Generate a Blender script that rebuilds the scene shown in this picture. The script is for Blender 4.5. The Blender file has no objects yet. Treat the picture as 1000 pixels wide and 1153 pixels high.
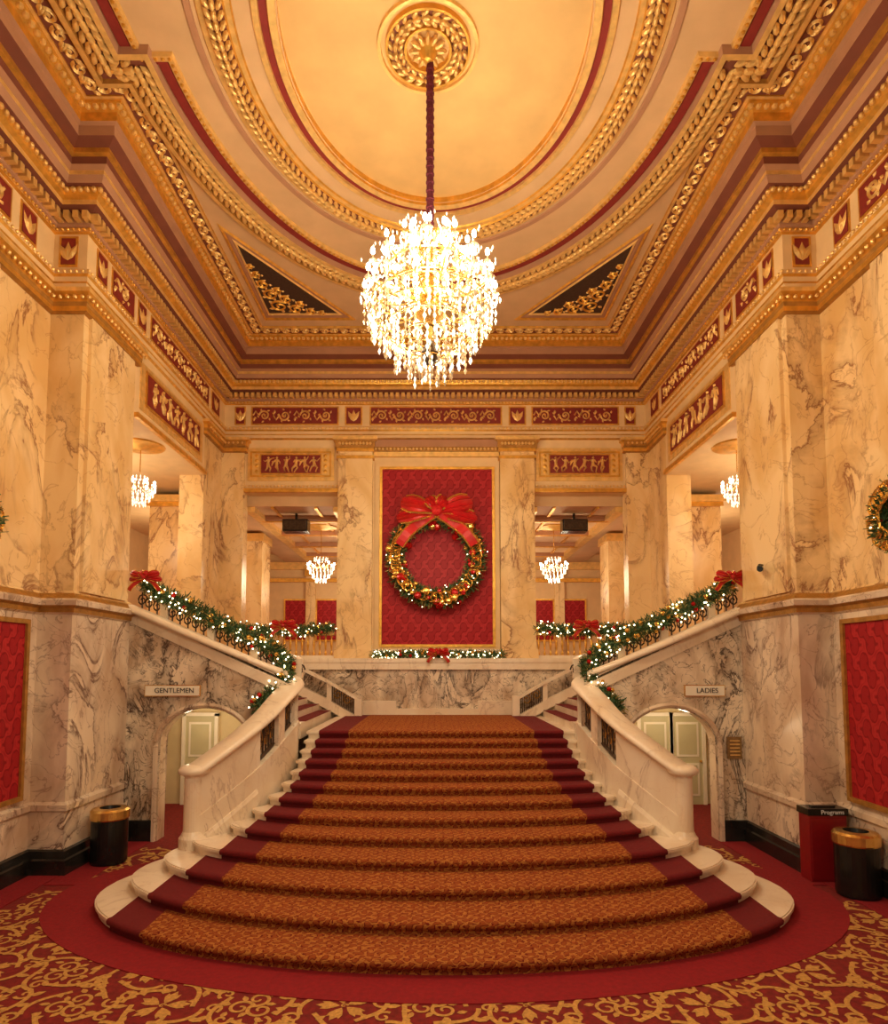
import bpy, math, random
from mathutils import Vector, Matrix
random.seed(7)
S=bpy.context.scene
pi=math.pi
# ------------------------------------------------------------------ materials
M={}
def newmat(n):
    m=bpy.data.materials.new(n); m.use_nodes=True
    nt=m.node_tree; b=nt.nodes['Principled BSDF']; M[n]=m
    return m,nt,b
def c4(c): return (c[0],c[1],c[2],1)
def N(nt,t,**k):
    n=nt.nodes.new(t)
    for a,b in k.items(): setattr(n,a,b)
    return n
def ramp(nt,stops):
    r=N(nt,'ShaderNodeValToRGB'); e=r.color_ramp.elements
    while len(e)<len(stops): e.new(.5)
    for i,(p,c) in enumerate(stops): e[i].position=p; e[i].color=c4(c)
    return r
def plain(n,col,rough=.6,metal=0,var=.12,scale=6,bump=0,bscale=40,emit=None,es=0):
    m,nt,b=newmat(n)
    tc=N(nt,'ShaderNodeTexCoord'); no=N(nt,'ShaderNodeTexNoise'); no.inputs['Scale'].default_value=scale; no.inputs['Detail'].default_value=4
    nt.links.new(tc.outputs['Object'],no.inputs['Vector'])
    r=ramp(nt,[(.3,[max(0,x*(1-var)) for x in col]),(.7,[min(1,x*(1+var)) for x in col])])
    nt.links.new(no.outputs['Fac'],r.inputs['Fac']); nt.links.new(r.outputs['Color'],b.inputs['Base Color'])
    b.inputs['Roughness'].default_value=rough; b.inputs['Metallic'].default_value=metal
    if bump:
        n2=N(nt,'ShaderNodeTexNoise'); n2.inputs['Scale'].default_value=bscale; n2.inputs['Detail'].default_value=3
        nt.links.new(tc.outputs['Object'],n2.inputs['Vector'])
        bp=N(nt,'ShaderNodeBump'); bp.inputs['Strength'].default_value=bump; bp.inputs['Distance'].default_value=.02
        nt.links.new(n2.outputs['Fac'],bp.inputs['Height']); nt.links.new(bp.outputs['Normal'],b.inputs['Normal'])
    if emit:
        b.inputs['Emission Color'].default_value=c4(emit); b.inputs['Emission Strength'].default_value=es
        try: m.cycles.emission_sampling='NONE'
        except Exception: pass
    return m
def marble(n,c1,c2,vein,scale=.9,vw=.02,vamt=.8,rough=.28,dist=1.2,fine=.4):
    m,nt,b=newmat(n); L=nt.links
    tc=N(nt,'ShaderNodeTexCoord')
    a=N(nt,'ShaderNodeTexNoise'); a.inputs['Scale'].default_value=scale*1.6; a.inputs['Detail'].default_value=6; a.inputs['Distortion'].default_value=.9
    v=N(nt,'ShaderNodeTexNoise'); v.inputs['Scale'].default_value=scale; v.inputs['Detail'].default_value=8; v.inputs['Distortion'].default_value=dist; v.inputs['Roughness'].default_value=.6
    mp=N(nt,'ShaderNodeMapping'); mp.inputs['Rotation'].default_value=(.6,.7,.3); mp.inputs['Scale'].default_value=(1,1,.55)
    L.new(tc.outputs['Object'],mp.inputs['Vector'])
    for q in (a,v): L.new(mp.outputs['Vector'],q.inputs['Vector'])
    base=ramp(nt,[(.34,c1),(.60,c2)]); L.new(a.outputs['Fac'],base.inputs['Fac'])
    vr=ramp(nt,[(.5-vw*2.6,(0,0,0)),(.5-vw*.5,(.35,.35,.35)),(.5,(1,1,1)),(.5+vw*.5,(0,0,0))]); L.new(v.outputs['Fac'],vr.inputs['Fac'])
    n3=N(nt,'ShaderNodeTexNoise'); n3.inputs['Scale'].default_value=scale*1.3; n3.inputs['Detail'].default_value=4; L.new(mp.outputs['Vector'],n3.inputs['Vector'])
    r3=ramp(nt,[(.42,(0,0,0)),(.57,(vamt,vamt,vamt))]); L.new(n3.outputs['Fac'],r3.inputs['Fac'])
    mu=N(nt,'ShaderNodeMath',operation='MULTIPLY'); L.new(vr.outputs['Color'],mu.inputs[0]); L.new(r3.outputs['Color'],mu.inputs[1])
    mx=N(nt,'ShaderNodeMix',data_type='RGBA'); L.new(mu.outputs[0],mx.inputs[0]); L.new(base.outputs['Color'],mx.inputs[6]); mx.inputs[7].default_value=c4(vein)
    v2=N(nt,'ShaderNodeTexNoise'); v2.inputs['Scale'].default_value=scale*2.4; v2.inputs['Detail'].default_value=7; v2.inputs['Distortion'].default_value=dist*.8
    mp2=N(nt,'ShaderNodeMapping'); mp2.inputs['Rotation'].default_value=(-.4,.3,1.1); L.new(tc.outputs['Object'],mp2.inputs['Vector']); L.new(mp2.outputs['Vector'],v2.inputs['Vector'])
    q2=ramp(nt,[(.492-vw*.3,(0,0,0)),(.5,(1,1,1)),(.508,(0,0,0))]); L.new(v2.outputs['Fac'],q2.inputs['Fac'])
    mu2=N(nt,'ShaderNodeMath',operation='MULTIPLY'); L.new(q2.outputs['Color'],mu2.inputs[0]); mu2.inputs[1].default_value=fine
    mx2=N(nt,'ShaderNodeMix',data_type='RGBA'); L.new(mu2.outputs[0],mx2.inputs[0]); L.new(mx.outputs[2],mx2.inputs[6]); mx2.inputs[7].default_value=c4([x*1.4 for x in vein])
    L.new(mx2.outputs[2],b.inputs['Base Color']); b.inputs['Roughness'].default_value=rough
    return m
def lattice(n,c1,c2,c3,a,bb,mode,rough=.85,bump=.3,warp=.9,jit=0):
    m,nt,b=newmat(n); L=nt.links
    tc=N(nt,'ShaderNodeTexCoord'); sp=N(nt,'ShaderNodeSeparateXYZ'); L.new(tc.outputs['Object'],sp.inputs[0])
    def mt(op,x,y=None):
        k=N(nt,'ShaderNodeMath',operation=op)
        for i,q in enumerate((x,y)):
            if q is None: continue
            if isinstance(q,(int,float)): k.inputs[i].default_value=q
            else: L.new(q,k.inputs[i])
        return k.outputs[0]
    X,Y,Z=sp.outputs
    if mode=='wall': u=mt('ADD',X,Y); v=Z
    else: u=X; v=mt('ADD',Y,Z)
    u=mt('MULTIPLY',u,a); v=mt('MULTIPLY',v,bb)
    if jit:
        no=N(nt,'ShaderNodeTexNoise'); no.inputs['Scale'].default_value=a*.45; L.new(tc.outputs['Object'],no.inputs['Vector'])
        s2=N(nt,'ShaderNodeSeparateColor'); L.new(no.outputs['Color'],s2.inputs[0])
        u=mt('ADD',u,mt('MULTIPLY',s2.outputs[0],jit)); v=mt('ADD',v,mt('MULTIPLY',s2.outputs[1],jit))
    su=mt('SINE',mt('MULTIPLY',u,2)); sv=mt('SINE',mt('MULTIPLY',v,2))
    p=mt('MULTIPLY',mt('SINE',mt('ADD',u,mt('MULTIPLY',sv,warp))),mt('SINE',mt('ADD',v,mt('MULTIPLY',su,warp))))
    q=mt('MULTIPLY',mt('SINE',mt('MULTIPLY',u,3)),mt('SINE',mt('ADD',mt('MULTIPLY',v,3),su)))
    t=mt('ADD',mt('ABSOLUTE',p),mt('MULTIPLY',mt('ABSOLUTE',q),.45))
    r=ramp(nt,[(.0,c3),(.22,c1),(.42,c1),(.5,c2),(.78,c2),(.86,c3)]); L.new(t,r.inputs['Fac'])
    L.new(r.outputs['Color'],b.inputs['Base Color']); b.inputs['Roughness'].default_value=rough
    bp=N(nt,'ShaderNodeBump'); bp.inputs['Strength'].default_value=bump; bp.inputs['Distance'].default_value=.01
    L.new(t,bp.inputs['Height']); L.new(bp.outputs['Normal'],b.inputs['Normal'])
    b.inputs['Specular IOR Level'].default_value=.15
    return m
marble('marble_gold',(.76,.47,.18),(.92,.67,.34),(.27,.095,.035),.62,.034,.95,.26,1.6,.45)
marble('marble_white',(.60,.42,.29),(.86,.71,.54),(.17,.09,.07),.75,.042,1.0,.26,1.6,.6)
marble('marble_breccia',(.50,.34,.22),(.86,.73,.56),(.045,.022,.018),1.15,.065,1.0,.22,2.4,.9)
marble('marble_stair',(.79,.63,.45),(.89,.76,.59),(.42,.26,.16),.7,.018,.6,.28,1.2,.2)
plain('marble_black',(.02,.018,.016),.2,0,.5,3)
plain('gold',(.74,.39,.065),.34,.65,.2,8,.25,60)
plain('gold_dull',(.44,.21,.04),.5,.35,.25,8,.35,50)
plain('gold_pale',(.84,.54,.18),.38,.45,.15,8,.3,50)
plain('plaster_cream',(.80,.56,.28),.7,0,.06,3)
plain('plaster_tan',(.46,.23,.12),.75,0,.08,3)
plain('plaster_brown',(.20,.055,.028),.75,0,.08,3)
plain('plaster_field',(.66,.42,.21),.75,0,.07,2)
plain('plaster_dome',(.70,.44,.165),.7,0,.08,2)
plain('red_paint',(.22,.016,.011),.6,0,.15,10)
plain('red_line',(.24,.018,.014),.6,0,.1,10)
plain('grille_dark',(.05,.022,.012),.7,0,.3,20)
plain('iron_dark',(.06,.035,.02),.4,.6,.3,20)
lattice('damask',(.46,.026,.030),(.25,.008,.013),(.35,.015,.020),9,6.5,'wall',.5,.2)
lattice('runner',(.46,.18,.038),(.15,.012,.009),(.29,.066,.017),24,24,'floor',.95,.5,.9,3.5)
plain('runner_border',(.16,.003,.006),.95,0,.2,30,.4,300)
plain('carpet_red',(.27,.003,.009),.95,0,.15,20,.4,300)
plain('carpet_base',(.21,.009,.008),.95,0,.3,15,.4,300)
plain('carpet_gold',(.58,.30,.07),.95,0,.25,30,.4,300)
plain('pine',(.045,.10,.03),.7,0,.5,30)
plain('pine_gold',(.40,.30,.08),.6,.1,.4,30)
plain('ball_red',(.50,.01,.01),.15,.3,.1,4)
plain('ball_gold',(.85,.52,.12),.18,.8,.1,4)
plain('bow_red',(.50,.010,.012),.45,0,.15,6)
plain('brass',(.80,.52,.16),.25,.9,.1,10)
plain('black_metal',(.012,.012,.012),.25,.2,.3,10)
plain('bin_red',(.24,.006,.010),.4,0,.1,10)
plain('sleeve_red',(.12,.012,.025),.9,0,.3,40)
plain('wall_green',(.68,.56,.33),.7,0,.06,3)
plain('door_paint',(.56,.50,.30),.5,0,.05,3)
plain('sign_white',(.88,.80,.66),.5,0,.03,3)
plain('text_dark',(.03,.02,.02),.6,0,.1,3)
plain('text_white',(.8,.8,.8),.6,0,.1,3)
plain('bronze_plaque',(.30,.18,.08),.4,.6,.2,20)
plain('crystal_glow',(.95,.92,.84),.08,.2,.05,30,emit=(1,.88,.66),es=1.25)  # emission paints in lamplight sparkle; the drops themselves are no lamps
plain('crystal_dim',(.72,.56,.36),.1,.5,.35,30,emit=(1,.78,.45),es=.07)  # duller drops, with a faint painted-in glow
plain('bulb',(1,.95,.8),.4,0,.02,3,emit=(1,.90,.68),es=30)
plain('fairy_light',(1,.95,.8),.4,0,.02,3,emit=(1,.82,.5),es=8)
# ------------------------------------------------------------------ mesh builder
class MB:
    def __init__(s): s.v=[];s.f=[];s.m=[];s.names=[]
    def mi(s,n):
        if n not in s.names: s.names.append(n)
        return s.names.index(n)
    def add(s,vs,fs,m,T=None):
        o=len(s.v); k=s.mi(m)
        s.v+= [tuple(T(*p)) for p in vs] if T else [tuple(p) for p in vs]
        for f in fs: s.f.append(tuple(o+i for i in f)); s.m.append(k)
    def box(s,x0,x1,y0,y1,z0,z1,m,T=None):
        vs=[(x,y,z) for z in (z0,z1) for y in (y0,y1) for x in (x0,x1)]
        s.add(vs,[(0,2,3,1),(4,5,7,6),(0,1,5,4),(2,6,7,3),(0,4,6,2),(1,3,7,5)],m,T)
    def poly(s,pts,z0,z1,m,mside=None,T=None):
        n=len(pts); vs=[(p[0],p[1],z0) for p in pts]+[(p[0],p[1],z1) for p in pts]
        s.add(vs,[tuple(range(n-1,-1,-1)),tuple(range(n,2*n))],m,T)
        s.add(vs,[(i,(i+1)%n,n+(i+1)%n,n+i) for i in range(n)],mside or m,T)
    def sweep(s,path,prof,m,closed=False,cprof=False,cap=True):
        P=[(p[0],p[1],p[2] if len(p)>2 else 0) for p in path]; n=len(P); k=len(prof)
        vs=[]
        for i in range(n):
            a=P[i-1] if (i>0 or closed) else None; c=P[(i+1)%n] if (i<n-1 or closed) else None; b=P[i]
            def nr(p,q):
                dx,dy=q[0]-p[0],q[1]-p[1]; l=math.hypot(dx,dy) or 1; return (dy/l,-dx/l)
            if a is None: nx,ny=nr(b,c); sc=1
            elif c is None: nx,ny=nr(a,b); sc=1
            else:
                n1=nr(a,b); n2=nr(b,c); nx,ny=n1[0]+n2[0],n1[1]+n2[1]; l=math.hypot(nx,ny) or 1; nx/=l;ny/=l
                sc=1/max(.25,nx*n1[0]+ny*n1[1])
            for d,z in prof: vs.append((b[0]+nx*d*sc,b[1]+ny*d*sc,b[2]+z))
        kk=k if cprof else k-1
        base=len(s.v); s.v+=vs
        for j in range(kk):
            mm=m if isinstance(m,str) else m[j]; q=s.mi(mm)
            for i in range(n if closed else n-1):
                i2=(i+1)%n; j2=(j+1)%k
                s.f.append((base+i*k+j,base+i*k+j2,base+i2*k+j2,base+i2*k+j)); s.m.append(q)
        if cprof and not closed and cap:
            q=s.mi(m if isinstance(m,str) else m[0])
            s.f.append(tuple(base+t for t in range(k))); s.m.append(q)
            s.f.append(tuple(base+(n-1)*k+t for t in range(k-1,-1,-1))); s.m.append(q)
    def ball(s,c,r,m,seg=8,ring=5,sc=(1,1,1),R=None,T=None):
        vs=[];fs=[]
        vs.append((0,0,1))
        for i in range(1,ring):
            t=pi*i/ring
            for j in range(seg): a=2*pi*j/seg; vs.append((math.sin(t)*math.cos(a),math.sin(t)*math.sin(a),math.cos(t)))
        vs.append((0,0,-1)); L=len(vs)-1
        for j in range(seg): fs.append((0,1+j,1+(j+1)%seg)); fs.append((L,L-seg+(j+1)%seg,L-seg+j))
        for i in range(ring-2):
            for j in range(seg):
                a=1+i*seg+j;b=1+i*seg+(j+1)%seg; fs.append((a,a+seg,b+seg,b))
        out=[]
        for p in vs:
            q=Vector((p[0]*r*sc[0],p[1]*r*sc[1],p[2]*r*sc[2]))
            if R: q=R@q
            out.append((q[0]+c[0],q[1]+c[1],q[2]+c[2]))
        s.add(out,fs,m,T)
    def octa(s,c,w,h,m):
        x,y,z=c; a=random.random()*1.5; cx,sx=math.cos(a)*w,math.sin(a)*w
        s.add([(x,y,z+h*.45),(x+cx,y+sx,z),(x-sx,y+cx,z),(x-cx,y-sx,z),(x+sx,y-cx,z),(x,y,z-h*.55)],
              [(0,1,2),(0,2,3),(0,3,4),(0,4,1),(5,2,1),(5,3,2),(5,4,3),(5,1,4)],m)
    def lathe(s,c,prof,m,seg=20):
        n=len(prof); vs=[]
        for j in range(seg):
            a=2*pi*j/seg
            for r,z in prof: vs.append((c[0]+r*math.cos(a),c[1]+r*math.sin(a),c[2]+z))
        base=len(s.v); s.v+=vs
        for i in range(n-1):
            mm=m if isinstance(m,str) else m[i]; q=s.mi(mm)
            for j in range(seg): s.f.append((base+j*n+i,base+((j+1)%seg)*n+i,base+((j+1)%seg)*n+i+1,base+j*n+i+1)); s.m.append(q)
    def tube(s,pts,r,m,seg=6,closed=False,T=None):
        P=[Vector(p) for p in pts]; n=len(P); vs=[];up=Vector((0,0,1))
        for i in range(n):
            a=P[i-1] if (i>0 or closed) else P[i]; b=P[(i+1)%n] if (i<n-1 or closed) else P[i]
            d=(b-a); d=d.normalized() if d.length>1e-9 else Vector((0,0,1))
            x=d.cross(up)
            if x.length<.05: x=d.cross(Vector((0,1,0)))
            x.normalize(); y=x.cross(d)
            rr=r[i] if isinstance(r,(list,tuple)) else r
            for j in range(seg):
                t=2*pi*j/seg; q=P[i]+x*math.cos(t)*rr+y*math.sin(t)*rr; vs.append(tuple(q))
        fs=[]
        for i in range(n if closed else n-1):
            i2=(i+1)%n
            for j in range(seg): j2=(j+1)%seg; fs.append((i*seg+j,i*seg+j2,i2*seg+j2,i2*seg+j))
        if not closed: fs.append(tuple(range(seg))); fs.append(tuple(range((n-1)*seg+seg-1,(n-1)*seg-1,-1)))
        s.add(vs,fs,m,T)
    def ribbon(s,pts,w,m,T,h=.02):
        n=len(pts); vs=[]
        for i in range(n):
            a=pts[max(0,i-1)];b=pts[min(n-1,i+1)]; dx,dy=b[0]-a[0],b[1]-a[1]; l=math.hypot(dx,dy) or 1
            ww=w[i] if isinstance(w,(list,tuple)) else w
            nx,ny=-dy/l*ww,dx/l*ww; p=pts[i]
            vs+=[(p[0]+nx,p[1]+ny,.001),(p[0],p[1],h),(p[0]-nx,p[1]-ny,.001)]
        fs=[]
        for i in range(n-1):
            o=3*i; fs+=[(o,o+1,o+4,o+3),(o+1,o+2,o+5,o+4)]
        s.add(vs,fs,m,T)
    def leaf(s,x,y,a,l,w,m,T,h=.02):
        c,d=math.cos(a),math.sin(a)
        f=lambda u,v,z:(x+c*u-d*v,y+d*u+c*v,z)
        s.add([f(0,0,.001),f(l*.25,w*.8,.001),f(l*.6,w*.9,.001),f(l,0,.001),f(l*.6,-w*.9,.001),f(l*.25,-w*.8,.001),f(l*.45,0,h)],[(0,6,1),(1,6,2),(2,6,3),(3,6,4),(4,6,5),(5,6,0)],m,T)
    def mirror(s,x0=0):
        n=len(s.v); s.v+=[(2*x0-p[0],p[1],p[2]) for p in s.v]
        for f,k in list(zip(s.f,s.m)): s.f.append(tuple(n+i for i in reversed(f))); s.m.append(k)
    def obj(s,name,parent=None,smooth=False,bevel=0):
        me=bpy.data.meshes.new(name); me.from_pydata(s.v,[],s.f)
        for n in s.names: me.materials.append(M[n])
        me.polygons.foreach_set('material_index',s.m)
        if smooth: me.polygons.foreach_set('use_smooth',[True]*len(s.f))
        me.validate(); me.update()
        o=bpy.data.objects.new(name,me); S.collection.objects.link(o)
        if parent: o.parent=parent
        if bevel:
            b=o.modifiers.new('bevel','BEVEL'); b.width=bevel; b.segments=2; b.limit_method='ANGLE'
        return o
def empty(name):
    e=bpy.data.objects.new(name,None); S.collection.objects.link(e); return e
def offs(path,d):
    t=MB(); t.sweep(path,[(d,0),(d,1)],'gold'); return [t.v[i] for i in range(0,len(t.v),2)]
def walk(path,sp,closed=False):
    P=list(path)+([path[0]] if closed else [])
    out=[];carry=sp/2
    for a,b in zip(P[:-1],P[1:]):
        dx,dy=b[0]-a[0],b[1]-a[1]; l=math.hypot(dx,dy)
        if l<1e-6: continue
        t=carry
        while t<l: out.append((a[0]+dx*t/l,a[1]+dy*t/l,math.atan2(dy,dx))); t+=sp
        carry=t-l
    return out
def TB(y): return lambda u,v,w:(u,y-w,v)
def TL(x): return lambda u,v,w:(x+w,u,v)
def TR(x): return lambda u,v,w:(x-w,u,v)
def TC(z): return lambda u,v,w:(u,v,z-w)
def TF(z): return lambda u,v,w:(u,v,z+w)
def spiral(mb,x,y,r,a0,turns,w,m,T,h=.02,sgn=1):
    n=int(14*turns)+3; pts=[];ws=[]
    for i in range(n):
        t=i/(n-1); rr=r*(1-t*.86); a=a0+sgn*t*turns*2*pi
        pts.append((x+rr*math.cos(a),y+rr*math.sin(a))); ws.append(w*(1-.4*t))
    mb.ribbon(pts,ws,m,T,h)
def scrollband(mb,u0,u1,z0,z1,m,T,h=.025,asp=1.25):
    H=z1-z0; n=max(1,int(round((u1-u0)/(H*asp)))); L=(u1-u0)/n; zc=(z0+z1)/2; r=H*.36
    for i in range(n):
        x=u0+L*(i+.5); s=1 if i%2 else -1
        spiral(mb,x,zc,r,pi,1.5,H*.07,m,T,h,sgn=s)
        mb.ribbon([(x-L*.5-r*.2,zc),(x-L*.42,zc-s*H*.3),(x-r,zc)],H*.06,m,T,h)
        for k in range(5):
            a=s*(.4+k*1.2); mb.leaf(x+r*math.cos(a),zc+r*math.sin(a),a+s*.9,H*.22,H*.07,m,T,h)
        mb.leaf(x-L*.5,zc+s*H*.12,pi/2*s,H*.28,H*.09,m,T,h); mb.leaf(x-L*.5,zc+s*H*.08,pi/2*s+.9,H*.22,H*.07,m,T,h)
        mb.leaf(x,zc,.8*s,H*.14,H*.07,m,T,h); mb.leaf(x,zc,.8*s+2.4,H*.12,H*.06,m,T,h)
def figure(mb,x,z,H,pose,m,T,h=.03):
    rd=random.Random(pose); w=H*.052
    hz=z+H*.90; hip=(x+rd.uniform(-.03,.03)*H,z+H*.48); ch=(x+rd.uniform(-.04,.06)*H,z+H*.76)
    mb.ribbon([(ch[0]-.02*H,hz-.06*H),(ch[0],hz),(ch[0]+.02*H,hz+.06*H)],[w*.9,w*1.5,w*.8],m,T,h)
    mb.ribbon([hip,((hip[0]+ch[0])/2,(hip[1]+ch[1])/2),ch,(ch[0],ch[1]+.06*H)],[w*2.0,w*1.5,w*2.3,w*.7],m,T,h)
    for s in (-1,1):
        kx=hip[0]+s*H*rd.uniform(.04,.24); kz=z+H*rd.uniform(.24,.36)
        fx=kx+s*H*rd.uniform(-.2,.16); fz=z+H*rd.uniform(0,.14)
        mb.ribbon([hip,(kx,kz),(fx,fz),(fx+H*.07,fz-.01*H)],[w*1.5,w*1.05,w*.6,w*.5],m,T,h)
        ex=ch[0]+s*H*rd.uniform(.12,.22); ez=ch[1]+H*rd.uniform(-.18,.1)
        mb.ribbon([(ch[0]+s*w*1.5,ch[1]+.02*H),(ex,ez),(ex+s*H*rd.uniform(-.08,.2),ez+H*rd.uniform(-.14,.2))],[w*.9,w*.7,w*.5],m,T,h)
    if pose%3==0: mb.ribbon([(ch[0],ch[1]),(ch[0]-.22*H,ch[1]-.1*H),(ch[0]-.3*H,ch[1]-.35*H)],[w*.6,w*1.4,w*.5],m,T,h*.7)
# ------------------------------------------------------------------ dimensions
W=5.75; WO=6.30; YJ=10.1; YB=17.0; YF=-2.0; ZC=11.8; GF=3.35
OUT=[(-WO,YF),(-WO,YJ),(-W,YJ),(-W,YB),(W,YB),(W,YJ),(WO,YJ),(WO,YF)]
fl=MB(); fl.box(-13,13,YF,28,-.2,0,'carpet_base'); fl.obj('floor')
# ---- carpet pattern
cp=MB(); cx0,cy0=.12,9.3
def inell(x,y,a,b): return ((x-cx0)/a)**2+((y-cy0)/b)**2<1
T=TF(.004)
def carpet_motif(x,y,r,rot,kind):
    m='carpet_gold'
    if kind:
        for k in range(5):
            a=rot+k*2*pi/5
            cp.leaf(x+r*.07*math.cos(a),y+r*.07*math.sin(a),a,r*.44,r*.10,m,T,.002)
            for q in (-.42,.42): cp.leaf(x+r*.14*math.cos(a),y+r*.14*math.sin(a),a+q,r*.30,r*.065,m,T,.002)
        spiral(cp,x,y,r*.07,0,1.0,r*.02,m,T,.002)
    else:
        for k in range(3):
            a=rot+k*2*pi/3
            spiral(cp,x+r*.22*math.cos(a),y+r*.22*math.sin(a),r*.24,a+pi,1.25,r*.038,m,T,.002,sgn=1)
            for q in range(3):
                b=a+pi+1.0+q*1.2; cp.leaf(x+r*.22*math.cos(a)+r*.23*math.cos(b),y+r*.22*math.sin(a)+r*.23*math.sin(b),b+.7,r*.2,r*.06,m,T,.002)
    for k in range(4):
        a2=rot*.5+k*pi/2
        pts=[(x+r*(.66+.12*math.sin(t*2.6))*math.cos(a2+t),y+r*(.66+.12*math.sin(t*2.6))*math.sin(a2+t)) for t in [-.75+.15*i for i in range(11)]]
        cp.ribbon(pts,r*.045,m,T,.002)
        cp.leaf(x+r*.74*math.cos(a2+.3),y+r*.74*math.sin(a2+.3),a2+.5,r*.28,r*.075,m,T,.002)
        cp.leaf(x+r*.62*math.cos(a2-.4),y+r*.62*math.sin(a2-.4),a2+2.6,r*.2,r*.06,m,T,.002)
        X,Y=x+r*.93*math.cos(a2+pi/4),y+r*.93*math.sin(a2+pi/4)
        spiral(cp,X,Y,r*.17,a2,1.1,r*.035,m,T,.002,sgn=1 if k%2 else -1)
g=.86
for i in range(-8,9):
    for j in range(0,11):
        x=i*g+(g/2 if j%2 else 0); y=4.9+j*g*.80
        if abs(x)>5.7 or y>11.6 or (abs(x)>5.2 and y>9.7): continue
        if inell(x,y,4.55,2.25): continue
        carpet_motif(x,y,g*.62,(i*3+j)*.7,(i+j)%2)
cp.obj('carpet_scroll_pattern')
rug=MB(); rug.poly([(cx0+5.42*math.cos(2*pi*i/96),cy0+3.0*math.sin(2*pi*i/96)) for i in range(96)],.001,.012,'carpet_red')
rug.box(-6.28,-5.75,5,10.05,.001,.013,'carpet_red');rug.box(5.75,6.28,5,10.05,.001,.013,'carpet_red')
rug.box(-5.73,-5.2,9.6,11.92,.001,.0125,'carpet_red');rug.box(5.2,5.73,9.6,11.92,.001,.0125,'carpet_red')
rug.obj('carpet_medallion')
# ---- walls
def side(sg):
    w=MB()
    w.box(-WO-.3,-WO,YF,YJ,4.2,9.35,'marble_gold'); w.box(-WO-.3,-WO,YF,YJ,0,4.2,'marble_white')
    w.box(-9,-W,YJ,11.9,4.2,9.35,'marble_gold'); w.box(-9,-W,YJ,12.0,0,4.2,'marble_white')
    w.box(-WO-.3,-WO,YF,YJ,9.35,12.2,'plaster_cream'); w.box(-9,-W,YJ,YB,9.35,12.2,'plaster_cream')
    w.box(-W-.55,-W,11.9,15.6,7.95,9.35,'plaster_cream')
    w.box(-W-.6,-W,15.6,17.3,GF,9.35,'marble_gold')
    w.box(-W,-5.15,16.9,17.3,GF,9.35,'marble_gold')
    w.box(-7.7,-6.35,17.0,17.6,GF,7.8,'marble_gold')
    for y in (7.9,6.0): w.box(-WO,-WO+.06,y,y+.9,4.3,9.2,'marble_gold')
    w.box(-W,-W+.06,10.25,11.75,4.4,9.05,'marble_gold')
    w.box(-10.8,-10.5,11.9,28,GF,8.2,'plaster_cream')
    w.box(-10.5,-W-.55,11.9,28,7.95,8.15,'plaster_cream')
    w.box(-10.5,-W-.6,11.9,12.0,GF,7.95,'plaster_cream')
    if sg>0: w.v=[(-p[0],p[1],p[2]) for p in w.v]; w.f=[tuple(reversed(f)) for f in w.f]
    return w
side(-1).obj('wall_left'); side(1).obj('wall_right')
bw=MB()
bw.box(-2.6,2.65,YB,YB+.35,GF,9.35,'plaster_cream')
for s in (-1,1):
    a,b=sorted((s*2.6,s*5.15)); bw.box(a,b,YB,YB+.35,7.88,9.35,'plaster_cream')
bw.box(-W,W,YB,YB+.4,9.35,12.2,'plaster_cream')
bw.box(-W,W,16.6,16.9,0,GF-.02,'marble_breccia')
bw.obj('wall_back')
gw=MB(); gw.box(-10.8,10.8,27,27.3,GF,8.2,'plaster_cream'); gw.obj('wall_gallery')
gc=MB(); gc.box(-W-.55,W+.55,YB+.35,27,7.6,7.95,'plaster_field')
for s in (-1,1):
    for x in (2.7,5.1):
        gc.box(s*x-.12,s*x+.12,YB+.4,27,7.45,7.62,'gold_pale')
    for x in (3.3,4.5): gc.box(s*x-.04,s*x+.04,YB+.4,27,7.55,7.62,'gold')
    for y in (18.5,20.5,22.5,24.5): 
        a,b=sorted((s*2.7,s*5.1)); gc.box(a,b,y,y+.25,7.47,7.62,'plaster_tan')
        gc.box(a,b,y+.08,y+.17,7.44,7.5,'gold')
gc.obj('ceiling_gallery')
gf=MB()
gf.box(-10.5,10.5,16.9,27,GF-.25,GF,'carpet_red'); gf.box(-W,W,16.5,16.95,GF-.05,GF+.06,'marble_stair')
for s in (-1,1):
    a,b=sorted((s*5.3,s*10.5)); gf.box(a,b,12.4,16.9,GF-.25,GF,'carpet_red')
gf.obj('floor_gallery')
gd=MB()
for s in (-1,1):
    for x in (4.55,5.9,3.0):
        gd.box(s*x-.5,s*x+.5,26.93,27,GF+.9,GF+2.7,'gold'); gd.box(s*x-.43,s*x+.43,26.9,26.95,GF+.97,GF+2.63,'damask')
    for x in (3.75,5.25): gd.box(s*x-.2,s*x+.2,26.8,27,GF,7.3,'marble_gold'); gd.box(s*x-.24,s*x+.24,26.75,27,7.0,7.35,'gold')
gd.box(-10,10,26.8,27,7.3,7.6,'gold_pale'); gd.box(-10,10,26.75,27,6.75,6.9,'gold')
for s in (-1,1): 
    a,b=sorted((s*5.6,s*6.5)); gd.box(a,b,20.5,21.5,GF,7.3,'marble_gold'); gd.box(a-.05,b+.05,20.45,21.55,7.25,7.5,'gold_pale')
gd.obj('trim_gallery_wall')
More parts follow.
